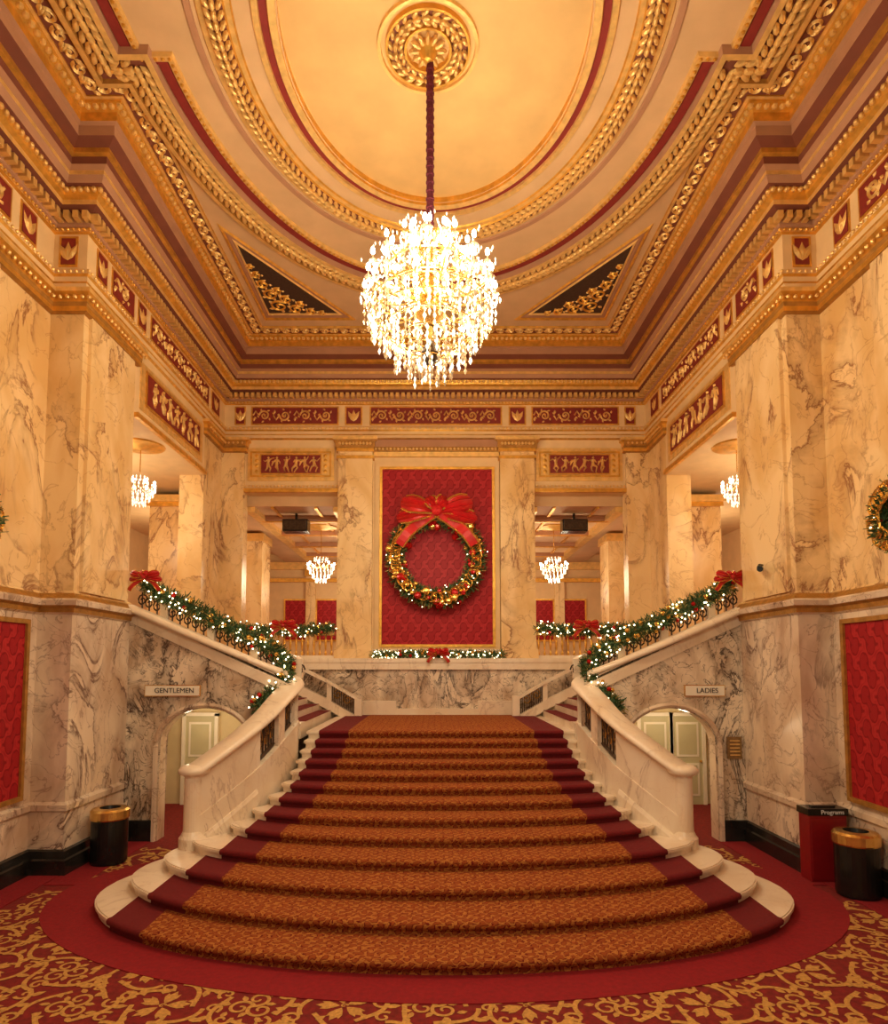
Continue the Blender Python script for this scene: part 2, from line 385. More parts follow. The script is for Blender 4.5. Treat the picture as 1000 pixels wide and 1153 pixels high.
# ---- baseboards, dado
tr=MB()
LOW=[(-WO,YF),(-WO,YJ),(-W,YJ),(-W,12.0)]
tr.sweep(LOW,[(.0,.38),(.05,.36),(.06,.25),(.09,.23),(.09,0)],'marble_black')
tr.mirror(); tr.obj('baseboard_side')
tr=MB()
tr.sweep(LOW,[(0,4.02),(.05,4.05),(.06,4.12),(.12,4.16),(.14,4.24),(.10,4.27),(.03,4.36),(0,4.4)],['marble_white','gold_dull','gold_dull','marble_white','marble_white','gold_dull','marble_gold'])
tr.sweep(LOW,[(0,.95),(.05,.97),(.06,1.06),(0,1.1)],'marble_white')
tr.mirror(); tr.obj('trim_dado')
rp=MB()
rp.box(-WO,-WO+.04,7.2,9.75,1.25,3.85,'damask')
def frameYZ(mb,x,y0,y1,z0,z1,w,d,m):
    mb.box(x,x+d,y0-w,y0,z0-w,z1+w,m);mb.box(x,x+d,y1,y1+w,z0-w,z1+w,m);mb.box(x,x+d,y0,y1,z0-w,z0,m);mb.box(x,x+d,y0,y1,z1,z1+w,m)
frameYZ(rp,-WO,7.2,9.75,1.25,3.85,.07,.08,'gold_dull')
rp.mirror(); rp.obj('trim_damask_side_panel')
# ---- capitals
cpit=MB()
PP=[(-WO,YF),(-WO,YJ),(-W,YJ),(-W,11.9),(-W-.5,11.9)]
capprof=[(0,8.95),(.08,8.97),(.08,9.05),(.09,9.12),(.10,9.22),(.16,9.26),(.16,9.33),(0,9.36)]
capm=['gold_dull','gold','gold_dull','gold','gold','gold_pale','gold']
cpit.sweep(PP,capprof,capm)
cpit.sweep([(-W-.5,15.6),(-W,15.6),(-W,16.9),(-5.15,16.9),(-5.15,17.3)],capprof,capm)
for (a,b) in ((-7.75,-6.3),): cpit.box(a,b,16.92,17.65,7.5,7.62,'gold'); cpit.box(a-.05,b+.05,16.86,17.7,7.62,7.8,'gold_pale')
for p in walk(offs(PP,.13),.12)+walk(offs([(-W,15.6),(-W,16.9),(-5.15,16.9)],.13),.12): cpit.ball((p[0],p[1],9.18),.035,'gold_pale',6,4)
cpit.box(-5.80,-5.10,16.80,17.0,8.97,9.05,'gold'); cpit.box(-5.80,-5.08,16.76,17.0,9.1,9.33,'gold_dull'); cpit.box(-5.80,-5.05,16.72,17.0,9.27,9.33,'gold_pale')
cpit.mirror()
cpit.obj('trim_capitals')
pl=MB()
for x0,x1 in ((-2.6,-1.68),(1.74,2.66)):
    pl.box(x0,x1,16.8,17.0,GF+.06,9.1,'marble_gold'); pl.box(x0-.05,x1+.05,16.74,17.0,GF+.06,GF+.3,'marble_gold')
    for d,z0,z1,mm in ((.04,8.76,8.84,'gold'),(.04,8.95,9.04,'gold'),(.07,9.04,9.25,'gold_dull'),(.13,9.25,9.34,'gold_pale')): pl.box(x0-d,x1+d,16.8-d,17.0,z0,z1,mm)
    for i in range(10): pl.ball((x0+.05+i*.091,16.72,9.15),.042,'gold_pale',6,4)
pl.obj('trim_pilaster')
dp=MB(); xa,xb,za,zb=-1.42,1.53,3.78,8.5
dp.box(xa,xb,16.95,17.0,za,zb,'damask')
def frameXZ(mb,y,x0,x1,z0,z1,w,d,m):
    mb.box(x0-w,x0,y-d,y,z0-w,z1+w,m);mb.box(x1,x1+w,y-d,y,z0-w,z1+w,m);mb.box(x0,x1,y-d,y,z0-w,z0,m);mb.box(x0,x1,y-d,y,z1,z1+w,m)
frameXZ(dp,17.0,xa,xb,za,zb,.07,.1,'gold')
frameXZ(dp,17.0,xa-.07,xb+.07,za-.07,zb+.07,.12,.06,'plaster_cream')
dp.box(-1.66,1.72,16.88,17.0,8.85,8.97,'gold_pale'); dp.box(-1.66,1.72,16.85,17.0,8.97,9.1,'gold_dull'); dp.box(-1.66,1.72,16.84,17.0,9.1,9.3,'plaster_tan')
dp.box(-1.66,1.72,16.82,17.0,GF+.06,3.65,'marble_stair')
for i in range(33): dp.ball((-1.60+i*.101,16.84,9.04),.035,'gold_pale',6,4)
dp.obj('trim_damask_panel')
fp=MB()
for s in (-1,1):
    a,b=sorted((s*2.85,s*4.95)); T=TB(16.97)
    fp.box(a-.12,b+.12,16.96,17.0,8.2,9.1,'gold_pale'); frameXZ(fp,16.97,a,b,8.34,8.96,.04,.05,'gold')
    fp.box(a+.25,b-.25,16.94,16.97,8.4,8.9,'red_paint'); frameXZ(fp,16.96,a+.25,b-.25,8.4,8.9,.03,.04,'gold')
    for sx in (a+.12,b-.12):
        for zz in (8.45,8.6,8.75,8.88): fp.leaf(sx,zz-.05,pi/2,.12,.06,'gold',TB(16.96),.02)
    for i in range(6): figure(fp,a+.42+i*(b-a-.84)/5,8.42,.45,i*7+3+s,'gold_pale',TB(16.935),.04)
    fp.box(min(s*2.6,s*5.15),max(s*2.6,s*5.15),16.9,17.0,7.88,7.98,'gold'); 
    for i in range(26): fp.ball((s*(2.65+i*.098),16.9,8.04),.03,'gold_pale',6,4)
    q=lambda u0,u1,z0,z1,w0,w1,m:fp.box(u0,u1,z0,z1,w0,w1,m,TL(-W) if s<0 else TR(W))
    q(12.1,15.4,8.2,9.15,0,.02,'gold_pale'); q(12.3,15.2,8.32,9.05,.02,.04,'gold'); q(12.36,15.14,8.38,8.99,.04,.05,'red_paint')
    for i in range(7): figure(fp,12.65+i*.37,8.42,.54,i*5+20+s,'gold_pale',TL(-W+.05) if s<0 else TR(W-.05),.04)
    q(11.9,15.6,7.95,8.05,0,.08,'gold')
fp.obj('trim_figure_relief_panels')
# ---- entablature
en=MB()
prof=[(-.02,9.32),(.04,9.38),(.04,9.46),(.06,9.48),(.06,9.56),(.09,9.6),(.09,9.66),(.03,9.70),(.03,10.30),(.08,10.32),(.08,10.38),(.12,10.40),(.12,10.56),(.30,10.62),(.30,10.70),(.36,10.74),(.40,10.84),
 (.46,10.86),(.52,10.95),(.52,11.02),(.60,11.06),(.60,11.18),(.66,11.2),(.66,11.28),(.82,11.34),(.82,11.5),(.88,11.52),(.88,11.66),(1.0,11.72),(1.0,ZC)]
pm=['gold','plaster_cream','gold','plaster_cream','gold','plaster_cream','gold','plaster_cream','gold','gold_pale','plaster_tan','plaster_tan','plaster_brown','gold_pale','gold','gold',
 'plaster_brown','plaster_tan','gold_pale','plaster_tan','plaster_brown','gold','gold','plaster_brown','plaster_tan','plaster_tan','gold','gold','gold']
en.sweep(OUT,prof,pm); en.obj('trim_entablature')
de=MB()
for p in walk(offs(OUT,.18),.15):
    R=Matrix.Rotation(p[2],3,'Z')
    de.box(-.045,.045,-.08,.08,10.44,10.56,'gold_pale',lambda x,y,z,R=R,p=p:(p[0]+(R@Vector((x,y,0)))[0],p[1]+(R@Vector((x,y,0)))[1],z))
for d,z,sp,r,m in ((.40,10.80,.11,.045,'gold_pale'),(.62,11.24,.10,.04,'gold'),(.95,11.70,.12,.05,'gold_pale'),(.10,9.63,.10,.03,'gold_pale'),(.09,10.35,.09,.028,'gold')):
    for p in walk(offs(OUT,d),sp):
        if p[1]>4: de.ball((p[0],p[1],z),r,m,6,4)
de.obj('trim_dentils')
fr=MB()
def fseg(T,u0,u1):
    fr.box(u0,u1,9.74,10.26,.03,.045,'gold',T); fr.box(u0+.04,u1-.04,9.78,10.22,.045,.055,'red_paint',T)
    T2=lambda u,v,w:T(u,v,w+.056)
    if u1-u0>.8: scrollband(fr,u0+.08,u1-.08,9.8,10.2,'gold_pale',T2,.035)
    else:
        x=(u0+u1)/2
        for k in range(3): fr.leaf(x,9.84,pi/2+(k-1)*.5,.32,.06,'gold_pale',T2,.035)
TBf=TB(YB)
for a,b in ((-5.0,-2.62),(-1.78,1.82),(2.62,5.0)): fseg(TBf,a,b)
for a,b in ((-2.45,-1.98),(2.0,2.47),(-5.45,-5.15),(5.15,5.45)): fseg(TBf,a,b)
for T in (TL(-W),TR(W)):
    for a,b in ((15.9,16.5),(12.4,15.7),(11.85,12.2),(10.35,10.7),(10.85,11.7)): fseg(T,a,b)
for T in (TL(-WO),TR(WO)):
    for a,b in ((9.2,9.6),(5.6,9.0)): fseg(T,a,b)
for s in (-1,1): 
    a,b=sorted((s*5.87,s*6.18)); fseg(TB(YJ),a,b)
fr.obj('trim_scroll_frieze')
# ---- ceiling
ce=MB(); CY=8.41; CX=-.10
def ell(a,b,n=120): return [(a*math.cos(2*pi*i/n),CY+b*math.sin(2*pi*i/n)) for i in range(n)]
ce.box(-7,7,YF,YB+.4,ZC+.12,ZC+.3,'plaster_field')
A=ell(2.12,2.9); 
outer=[]
for p in A:
    dx,dy=p[0],p[1]-CY; l=max(abs(dx)/6.9,abs(dy)/8.9); outer.append((dx/l,CY+dy/l))
n=len(A); ce.add([(p[0],p[1],ZC) for p in A]+[(p[0],min(p[1],YB+.3),ZC) for p in outer],[(i,(i+1)%n,n+(i+1)%n,n+i) for i in range(n)],'plaster_field')
ce.add([(p[0],p[1],ZC) for p in A]+[(p[0],p[1],ZC+.1) for p in A],[(i,(i+1)%n,n+(i+1)%n,n+i) for i in range(n)],'gold')
ce.add([(p[0],p[1],ZC+.1) for p in A],[tuple(range(n))],'plaster_dome')
ce.obj('ceiling')
cm=MB()
def mring(path,prof,m): cm.sweep(path,prof,m,closed=True)
mring(ell(2.14,2.92),[(-.0,ZC),(0,ZC-.05),(.10,ZC-.06),(.12,ZC-.01)],['gold','gold_pale','gold'])
mring(ell(2.29,3.07),[(-.075,ZC-.002),(-.065,ZC-.012),(.065,ZC-.012),(.075,ZC-.002)],'red_line')
mring(ell(2.42,3.20),[(.05,ZC),(.03,ZC-.05),(-.05,ZC-.05),(-.06,ZC)],'gold_pale')
mring(ell(2.94,3.82),[(-.24,ZC-.002),(-.22,ZC-.03),(-.15,ZC-.03),(-.13,ZC-.06),(.13,ZC-.06),(.15,ZC-.03),(.22,ZC-.03),(.24,ZC-.002)],['gold','gold_pale','gold','plaster_brown','gold','gold_pale','gold'])
mring(ell(3.28,4.16),[(-.05,ZC-.002),(-.04,ZC-.03),(.04,ZC-.03),(.05,ZC-.002)],'plaster_tan')
def cpath(a,b,e,yj):
    o=[]
    for i in range(161):
        t=pi-pi*i/160
        x=a*math.cos(t); y=b*math.sin(t)
        if y<yj: continue
        o.append((x,CY+y))
    x0=o[0][0]; x1=o[-1][0]
    return [(x0-e,CY-3.2),(x0-e,CY+yj),(x0,CY+yj)]+o[1:-1]+[(x1,CY+yj),(x1+e,CY+yj),(x1+e,CY-3.2)]
EJ=.03
LC=cpath(4.25,5.72,.42,EJ+.12)
cm.sweep(LC,[(-.28,ZC),(-.26,ZC-.13),(-.18,ZC-.14),(-.16,ZC-.08),(.16,ZC-.08),(.18,ZC-.14),(.26,ZC-.13),(.28,ZC)],['plaster_tan','gold_pale','gold_dull','plaster_brown','gold_dull','gold_pale','plaster_tan'])
cm.sweep(cpath(3.88,5.35,.42,EJ+.04),[(-.08,ZC-.002),(-.07,ZC-.03),(.07,ZC-.03),(.08,ZC-.002)],'red_line')
cm.sweep(cpath(3.74,5.21,.42,EJ),[(-.06,ZC-.002),(-.04,ZC-.06),(.04,ZC-.06),(.06,ZC-.002)],'gold_pale')
for p in walk(cpath(3.74,5.21,.42,EJ),.10): cm.ball((p[0],p[1],ZC-.06),.03,'gold',6,4)
def laurel(pts,z,w,m,l,closed=False,sp=.13):
    for p in walk(pts,sp,closed):
        for sgn,off in ((1,.55),(-1,-.55),(0,0)):
            a=p[2]+sgn*.55; R=Matrix.Rotation(a,3,'Z')
            nx,ny=-math.sin(p[2]),math.cos(p[2])
            cm.ball((p[0]+nx*w*off,p[1]+ny*w*off,z-(.02 if sgn==0 else 0)),1,m,6,4,(l*.5,l*.24,.055),R)
laurel(LC,ZC-.10,.20,'gold_pale',.21,sp=.155)
laurel(ell(2.94,3.82),ZC-.07,.15,'gold_pale',.17,True,.14)
for r0,r1,m,z in ((.72,.66,'gold_pale',.05),(.56,.34,'plaster_brown',.03),(.34,.30,'gold',.08),(.60,.56,'gold',.07)):
    c=[(CX+(r0+r1)/2*math.cos(2*pi*i/48),CY+(r0+r1)/2*math.sin(2*pi*i/48)) for i in range(48)]
    h=(r0-r1)/2; mring(c,[(-h,ZC+.1),(-h*.8,ZC+.1-z),(h*.8,ZC+.1-z),(h,ZC+.1)],m)
laurel([(CX+.46*math.cos(2*pi*i/32),CY+.46*math.sin(2*pi*i/32)) for i in range(32)],ZC+.06,.13,'gold_pale',.15,True,.13)
for k in range(12):
    a=k*pi/6; R=Matrix.Rotation(a,3,'Z'); cm.ball((CX+.17*math.cos(a),CY+.17*math.sin(a),ZC+.03),1,'gold_pale',6,4,(.11,.035,.05),R)
cm.lathe((CX,CY,ZC),[(.14,.1),(.15,.02),(.1,-.05),(.06,-.12),(.0,-.14)],'gold',16)
BR=offs(OUT,1.18)
cm.sweep(BR,[(-.19,ZC-.002),(-.18,ZC-.04),(-.13,ZC-.04),(-.13,ZC-.015),(.13,ZC-.015),(.13,ZC-.04),(.18,ZC-.04),(.19,ZC-.002)],['gold','gold_pale','gold','plaster_brown','gold','gold_pale','gold'])
Tz=TC(ZC-.016)
for i,p in enumerate(walk(BR,.25)):
    if p[1]<4: continue
    s=1 if i%2 else -1
    spiral(cm,p[0],p[1],.10,p[2]+pi,1.3,.03,'gold_pale',Tz,.035,sgn=s)
    cm.leaf(p[0]-.1*math.cos(p[2]),p[1]-.1*math.sin(p[2]),p[2]+s*.9,.16,.045,'gold_pale',Tz,.035); cm.leaf(p[0]+.1*math.cos(p[2]),p[1]+.1*math.sin(p[2]),p[2]-s*.8,.14,.045,'gold_pale',Tz,.035)
for s in (-1,1):
    def inset(t,d):
        cx=sum(p[0] for p in t)/3; cy=sum(p[1] for p in t)/3
        return [(p[0]+(cx-p[0])*d,p[1]+(cy-p[1])*d) for p in t]
    t1=[(s*4.25,15.35),(s*1.95,15.35),(s*4.25,11.85)]
    for d0,d1,m,z in ((0,.09,'gold',.04),(.09,.2,'plaster_tan',.01),(.2,.27,'gold_pale',.035)):
        a=inset(t1,d0); b=inset(t1,d1)
        vs=[(p[0],p[1],ZC-.001) for p in a]+[(p[0],p[1],ZC-z) for p in inset(t1,(d0+d1)/2)]+[(p[0],p[1],ZC-.001) for p in b]
        cm.add(vs,[(i,(i+1)%3,3+(i+1)%3,3+i) for i in range(3)]+[(3+i,3+(i+1)%3,6+(i+1)%3,6+i) for i in range(3)],m)
    b=inset(t1,.27); cm.add([(p[0],p[1],ZC-.004) for p in b],[(0,1,2)],'grille_dark')
    TT=TC(ZC-.006)
    for (x,y,r) in ((3.72,14.72,.22),(3.35,14.85,.17),(3.8,14.25,.19),(3.88,13.85,.15),(3.0,14.95,.13),(3.93,13.5,.11),(3.5,14.45,.16),(3.98,13.2,.07),(2.75,15.02,.09),(3.62,14.1,.12),(3.2,14.65,.12)):
        spiral(cm,s*x,y,r,s*1.0,1.6,.03,'gold',TT,.035,sgn=s)
        for k in range(5): cm.leaf(s*x+r*.8*math.cos(k*1.25),y+r*.8*math.sin(k*1.25),k*1.25+.6,r*.6,r*.22,'gold_pale',TT,.035)
cm.obj('trim_ceiling_mouldings')
# ------------------------------------------------------------------ staircase
st=empty('grand_staircase')
r=.15; SX=.12
Y0=[6.88,7.50,8.16,8.80,9.37,9.89,10.36,10.78,11.16,11.52,11.86,12.18,12.50]
MK=[4.65,4.35,4.05,3.75,3.3,3.05,2.88,2.74,2.66,2.62,2.6,2.58,2.58]
EK=[9.1,9.4,9.7,9.95,10.3,10.6,10.9,11.2,11.5,11.8,12.05,12.3,12.55]
BK=[4.05,3.75,3.45,3.15,2.95,2.78,2.65,2.55,2.48,2.44,2.4,2.38,2.36]
GK=[b-.57 for b in BK]
def arc(k,x):
    q=min(1,abs(x)/MK[k]); return Y0[k]+(EK[k]-Y0[k])*(1-math.sqrt(max(0,1-q*q)))
ms=MB(); rn=MB(); bd=MB()
def grow(P,d):
    t=MB(); t.sweep(P,[(d,0),(d,1)],'gold',closed=True); return [t.v[i][:2] for i in range(0,len(t.v),2)]
for k in range(13):
    zt=(k+1)*r
    front=[]
    for i in range(49):
        t=-pi/2+pi*i/48; x=MK[k]*math.sin(t); front.append((x,arc(k,x)))
    sidep=[]
    if k<4:
        for i in range(1,9):
            t=pi/2*i/8; sidep.append((3.5+(MK[k]-3.5)*math.cos(t),EK[k]+(10.3-EK[k])*math.sin(t)))
    for j in range(max(k+1,4),13): sidep.append((MK[j],EK[j]))
    sidep.append((2.58,13.0 if k<12 else 16.6))
    pts=front+sidep+[(-x,y) for x,y in reversed(sidep)]
    pts=[(x+SX,y) for x,y in pts]
    ms.poly(pts,zt-r,zt-.05,'marble_stair')
    P=grow(pts,.04) ; P2=grow(pts,.02)
    ms.poly(P,zt-.05,zt-.014,'marble_stair'); ms.poly(P2,zt-.065,zt,'marble_stair')
    def drape(mb,xa,xb,m,lift):
        n=40; vs=[]
        for i in range(n+1):
            x=xa+(xb-xa)*i/n; y=arc(k,x)
            dx=.01; dy=arc(k,x+dx)-arc(k,x-dx); l=math.hypot(2*dx,dy); nx,ny=dy/l,-2*dx/l
            yb=(arc(k+1,max(-MK[k+1]*.999,min(MK[k+1]*.999,x)))+.03) if k<12 else 16.45
            o=lift
            for d,z in ((.02+o,zt-r+.001),(.02+o,zt-.08),(.06+o,zt-.06),(.070+o,zt-.02),(.050+o,zt+.006+o),(0,zt+.012+o)): vs.append((x+nx*d+SX,y+ny*d,z))
            vs.append((x+SX,yb,zt+.012+o))
        fs=[]
        for i in range(n):
            for j in range(6): a=i*7+j; fs.append((a,a+7,a+8,a+1))
        mb.add(vs,fs,m)
    drape(rn,-GK[k],GK[k],'runner',.004)
    drape(bd,-BK[k],-GK[k],'runner_border',.002); drape(bd,GK[k],BK[k],'runner_border',.002)
ms.obj('steps',st); rn.obj('stair_runner',st,True); bd.obj('runner_edge',st,True)
pp=MB(); ir=MB(); cpg=MB()
path=[(-3.60,9.88,1.60),(-3.5,10.0,1.68),(-3.27,10.28,1.88),(-3.05,10.58,2.08),(-2.87,10.9,2.27),(-2.74,11.2,2.45),(-2.66,11.5,2.60),(-2.61,11.8,2.71),(-2.58,12.1,2.80),(-2.60,12.3,2.86)]
def resamp(P,n):
    out=[];m=len(P)
    for i in range(m-1):
        p0=Vector(P[max(0,i-1)]);p1=Vector(P[i]);p2=Vector(P[i+1]);p3=Vector(P[min(m-1,i+2)])
        for k in range(n):
            t=k/n; out.append(tuple(.5*((2*p1)+(p2-p0)*t+(2*p0-5*p1+4*p2-p3)*t*t+(3*p1-p0-3*p2+p3)*t**3)))
    out.append(tuple(P[-1])); return out
PR=resamp(path,4)
def strip(mb,P,d0,d1,zb,zt,m):
    n=len(P); vs=[]
    for i in range(n):
        a=P[max(0,i-1)];b=P[min(n-1,i+1)]; dx,dy=b[0]-a[0],b[1]-a[1]; l=math.hypot(dx,dy); nx,ny=dy/l,-dx/l
        for d in (d0,d1):
            vs.append((P[i][0]+nx*d,P[i][1]+ny*d,zb[i])); vs.append((P[i][0]+nx*d,P[i][1]+ny*d,zt[i]))
    fs=[]
    for i in range(n-1):
        o=4*i; fs+=[(o,o+1,o+5,o+4),(o+2,o+6,o+7,o+3),(o+1,o+3,o+7,o+5),(o,o+4,o+6,o+2)]
    fs+=[(0,2,3,1),(4*n-4,4*n-3,4*n-1,4*n-2)]
    mb.add(vs,fs,m)
n=len(PR)
gaps=[(15,21),(24,33)]
def ingap(i): return any(a<=i<b for a,b in gaps)
strip(pp,PR,-.30,0,[0]*n,[p[2]-.68 for p in PR],'marble_stair')
i=0
while i<n-1:
    g0=ingap(i); j=i
    while j<n-1 and ingap(j)==g0: j+=1
    seg=PR[i:j+1]
    if not g0: strip(pp,seg,-.28,-.02,[p[2]-.69 for p in seg],[p[2]-.04 for p in seg],'marble_stair')
    else:
        cen=[]
        for k,p in enumerate(seg):
            a=seg[max(0,k-1)];b=seg[min(len(seg)-1,k+1)]; dx,dy=b[0]-a[0],b[1]-a[1]; l=math.hypot(dx,dy); cen.append((p[0]-dy/l*.12,p[1]+dx/l*.12,p[2]))
        for dz in (-.10,-.63): ir.tube([(p[0],p[1],p[2]+dz) for p in cen],.035,'iron_dark',5)
        L=len(cen)-1
        def at(t,z):
            q=t*L; a=min(L-1,int(q)); f=q-a; A_,B_=cen[a],cen[a+1]; return (A_[0]+(B_[0]-A_[0])*f,A_[1]+(B_[1]-A_[1])*f,A_[2]+(B_[2]-A_[2])*f+z)
        for t in [q/6 for q in range(7)]: ir.tube([at(min(t,.999),-.63),at(min(t,.999),-.10)],.018,'iron_dark',5)
        for c in (.17,.5,.83):
            for s2 in (-1,1):
                pts=[]
                for q in range(16):
                    a=q/15*3*pi; rr=.15*(1-q/15*.8); pts.append(at(min(.999,max(0,c+s2*rr*math.cos(a)*.7)),-.36+rr*1.35*math.sin(a)))
                ir.tube(pts,.016,'gold_dull' if s2>0 else 'iron_dark',5)
    i=j
cop=[(-.34,-.05),(.06,-.05),(.09,-.02),(.09,.02),(.06,.06),(.02,.085),(-.30,.085),(-.34,.06),(-.37,.02),(-.37,-.02)]
up=[(-2.60,12.3,2.86),(-2.68,12.48,2.92),(-2.85,12.52,3.0),(-3.1,12.42,3.11),(-3.5,12.3,3.29),(-4.0,12.2,3.52),(-4.6,12.15,3.79),(-5.2,12.15,4.06),(-5.74,12.15,4.28)]
full=resamp(path+up[1:],4)
cpg.sweep(full,cop,'marble_stair',cprof=True)
d0=Vector((PR[1][0]-PR[0][0],PR[1][1]-PR[0][1])).normalized(); nl=Vector((-d0.y,d0.x))
tc_=(PR[0][0]+nl.x*.14,PR[0][1]+nl.y*.14)
pp.lathe((tc_[0],tc_[1],0),[(0,0),(.20,0),(.20,.60),(.17,.64),(.14,.70),(.135,1.50),(.16,1.56),(0,1.57)],'marble_stair',24)
cpg.lathe((tc_[0],tc_[1],1.6),[(0,-.05),(.20,-.05),(.23,-.02),(.23,.02),(.20,.06),(.16,.085),(0,.085)],'marble_stair',24)
pp.sweep([(p[0],p[1],p[2]-1.12) for p in PR[:15]],[(0,-.3),(.05,-.3),(.05,.06),(.02,.12),(0,.12)],'marble_stair')
UPZ=lambda x:2.86+.455*(-x-2.6)
xs=[-5.75+i*(5.75-2.62)/110 for i in range(111)]
ac,ah,sp_,rise=-4.28,.84,1.72,.70
def archz(x):
    t=(x-ac)/ah
    return sp_+rise*math.sqrt(max(0,1-t*t)) if abs(t)<1 else 0
aw=MB()
for yy,fl_ in ((12.0,0),(12.32,1)):
    vs=[];fs=[]
    for x in xs: vs+=[(x,yy,archz(x)),(x,yy,UPZ(x)-.04)]
    for i in range(110): o=2*i; fs.append((o,o+1,o+3,o+2) if fl_ else (o,o+2,o+3,o+1))
    aw.add(vs,fs,'marble_breccia')
vs=[];fs=[]
ax=[ac-ah+1e-4]+[x for x in xs if abs(x-ac)<ah]+[ac+ah-1e-4]
for x in ax: z=archz(x); vs+=[(x,12.0,z),(x,12.32,z)]
for i in range(len(ax)-1): o=2*i; fs.append((o,o+1,o+3,o+2))
aw.add(vs,fs,'marble_white')
for x in (ac-ah,ac+ah): aw.add([(x,12,0),(x,12.32,0),(x,12.32,sp_+.03),(x,12,sp_+.03)],[(0,1,2,3)],'marble_white')
am=[]
for i in range(25):
    t=pi-pi*i/24; am.append((ac+(ah+.06)*math.cos(t),11.98,sp_+(rise+.06)*math.sin(t)))
aw.tube([(ac-ah-.06,11.98,0)]+am+[(ac+ah+.06,11.98,0)],.05,'marble_white',6)
aw.box(-5.75,-5.17,11.94,12,0,.38,'marble_black')
aw.box(-3.40,-2.7,11.94,12,0,.38,'marble_black')
aw.add([(-5.75,11.97,UPZ(-5.75)-.26),(-2.7,11.97,UPZ(-2.7)-.26),(-2.7,11.97,UPZ(-2.7)-.05),(-5.75,11.97,UPZ(-5.75)-.05)],[(0,1,2,3)],'marble_stair')
upr=resamp(up,4)
rail=[(p[0],p[1]+.12,p[2]+.42) for p in upr[3:]]
cpg.sweep(rail,[(-.06,-.03),(.06,-.03),(.06,.03),(-.06,.03)],'marble_stair',cprof=True)
for i in range(3,len(upr)-1):
    p=upr[i]
    if i%6==4: pp.box(p[0]-.07,p[0]+.07,p[1]+.05,p[1]+.2,p[2]+.05,p[2]+.42,'marble_stair')
    else:
        ir.tube([(p[0],p[1]+.12,p[2]+.05),(p[0],p[1]+.12,p[2]+.40)],.016,'iron_dark',5)
        pts=[]
        for q in range(14):
            a=q/13*3*pi; rr=.13*(1-q/13*.8); pts.append((p[0]+rr*math.cos(a)*.8,p[1]+.12,p[2]+.23+rr*math.sin(a)))
        ir.tube(pts,.016,'iron_dark',5)
for i in range(1,10):
    x=-2.6-.3*(i-1); z=1.95+.155*i
    pp.box(x-.34,x,12.45,16.5,z-.3,z,'marble_stair'); pp.box(x-.32,x+.01,12.9,16.0,z,z+.012,'runner_border')
rr=[(-1.95,16.2,2.35),(-2.3,16.2,2.55),(-2.7,16.2,2.78),(-5.3,16.2,4.05)]
cpg.sweep(rr,[(-.12,0),(.12,0),(.12,.08),(-.12,.08)],'marble_stair',cprof=True)
cpg.sweep([(p[0],p[1],p[2]-.5) for p in rr],[(-.1,-.15),(.1,-.15),(.1,.1),(-.1,.1)],'marble_stair',cprof=True)
pp.box(-2.02,-1.84,16.1,16.3,1.95,2.46,'marble_stair'); pp.box(-2.72,-2.6,16.12,16.28,1.95,2.8,'marble_stair')
for i in range(14):
    x=-2.05-.045*i; z=2.36+(-x-1.95)*.57
    ir.tube([(x,16.2,z-.4),(x,16.2,z)],.014,'iron_dark',5)
for c in (-2.2,-2.45):
    pts=[]
    for q in range(16):
        a=q/15*3*pi; q2=.13*(1-q/15*.8); pts.append((c+q2*math.cos(a),16.2,2.32+(-c-2.1)*.5+q2*1.2*math.sin(a)))
    ir.tube(pts,.016,'gold_dull',5)
for b in (pp,ir,aw,cpg): b.mirror(.05)
pp.obj('parapet',st,False); cpg.obj('coping',st,True).modifiers.new('es','EDGE_SPLIT').split_angle=.9
ir.obj('iron_balustrade',st); aw.obj('wall_arcade')
lw=MB()
lw.box(-2.6,2.7,16.5,16.62,1.95,2.12,'marble_stair'); lw.box(-W,W,16.52,16.62,3.12,3.3,'marble_stair')
for a,b in ((-1.9,-1.0),(1.1,2.0)): lw.box(a,b,16.46,16.6,1.96,2.32,'marble_stair')
lw.obj('trim_landing')
# ------------------------------------------------------------------ restroom corridors
co=MB()
co.box(-7.0,-3.4,15.2,15.3,0,2.42,'wall_green'); co.box(-7.1,-7.0,12.32,15.3,0,2.42,'wall_green'); co.box(-3.42,-3.36,12.4,15.2,0,2.38,'plaster_cream')
co.box(-7.0,-3.4,12.33,15.2,2.42,2.47,'plaster_cream')
co.mirror(.05); co.obj('wall_corridor')
for s in (-1,1):
    d=MB()
    for xc in ((-5.5,) if s<0 else (5.15,5.9)):
        d.box(xc-.36,xc+.36,15.12,15.19,0,2.05,'door_paint')
        for a,b in ((xc-.42,xc-.34),(xc+.34,xc+.42)): d.box(a,b,15.08,15.2,0,2.1,'sign_white')
        d.box(xc-.42,xc+.42,15.08,15.2,2.04,2.12,'sign_white')
        for zz in ((.2,.95),(1.1,1.9)):
            d.box(xc-.26,xc+.26,15.1,15.13,zz[0],zz[1],'sign_white'); d.box(xc-.21,xc+.21,15.09,15.12,zz[0]+.05,zz[1]-.05,'door_paint')
        d.ball((xc+.28,15.06,1.0),.035,'brass')
    d.obj('door_%d'%(1 if s<0 else 2))
    gl=MB(); x=s*4.3+.05
    gl.lathe((x,13.6,2.42),[(.13,0),(.13,-.03),(.10,-.04)],'brass',16); gl.ball((x,13.6,2.34),.10,'fairy_light',14,8,(1,1,.6)); gl.obj('ceiling_globe_lamp' if s<0 else 'ceiling_globe_lamp.001')
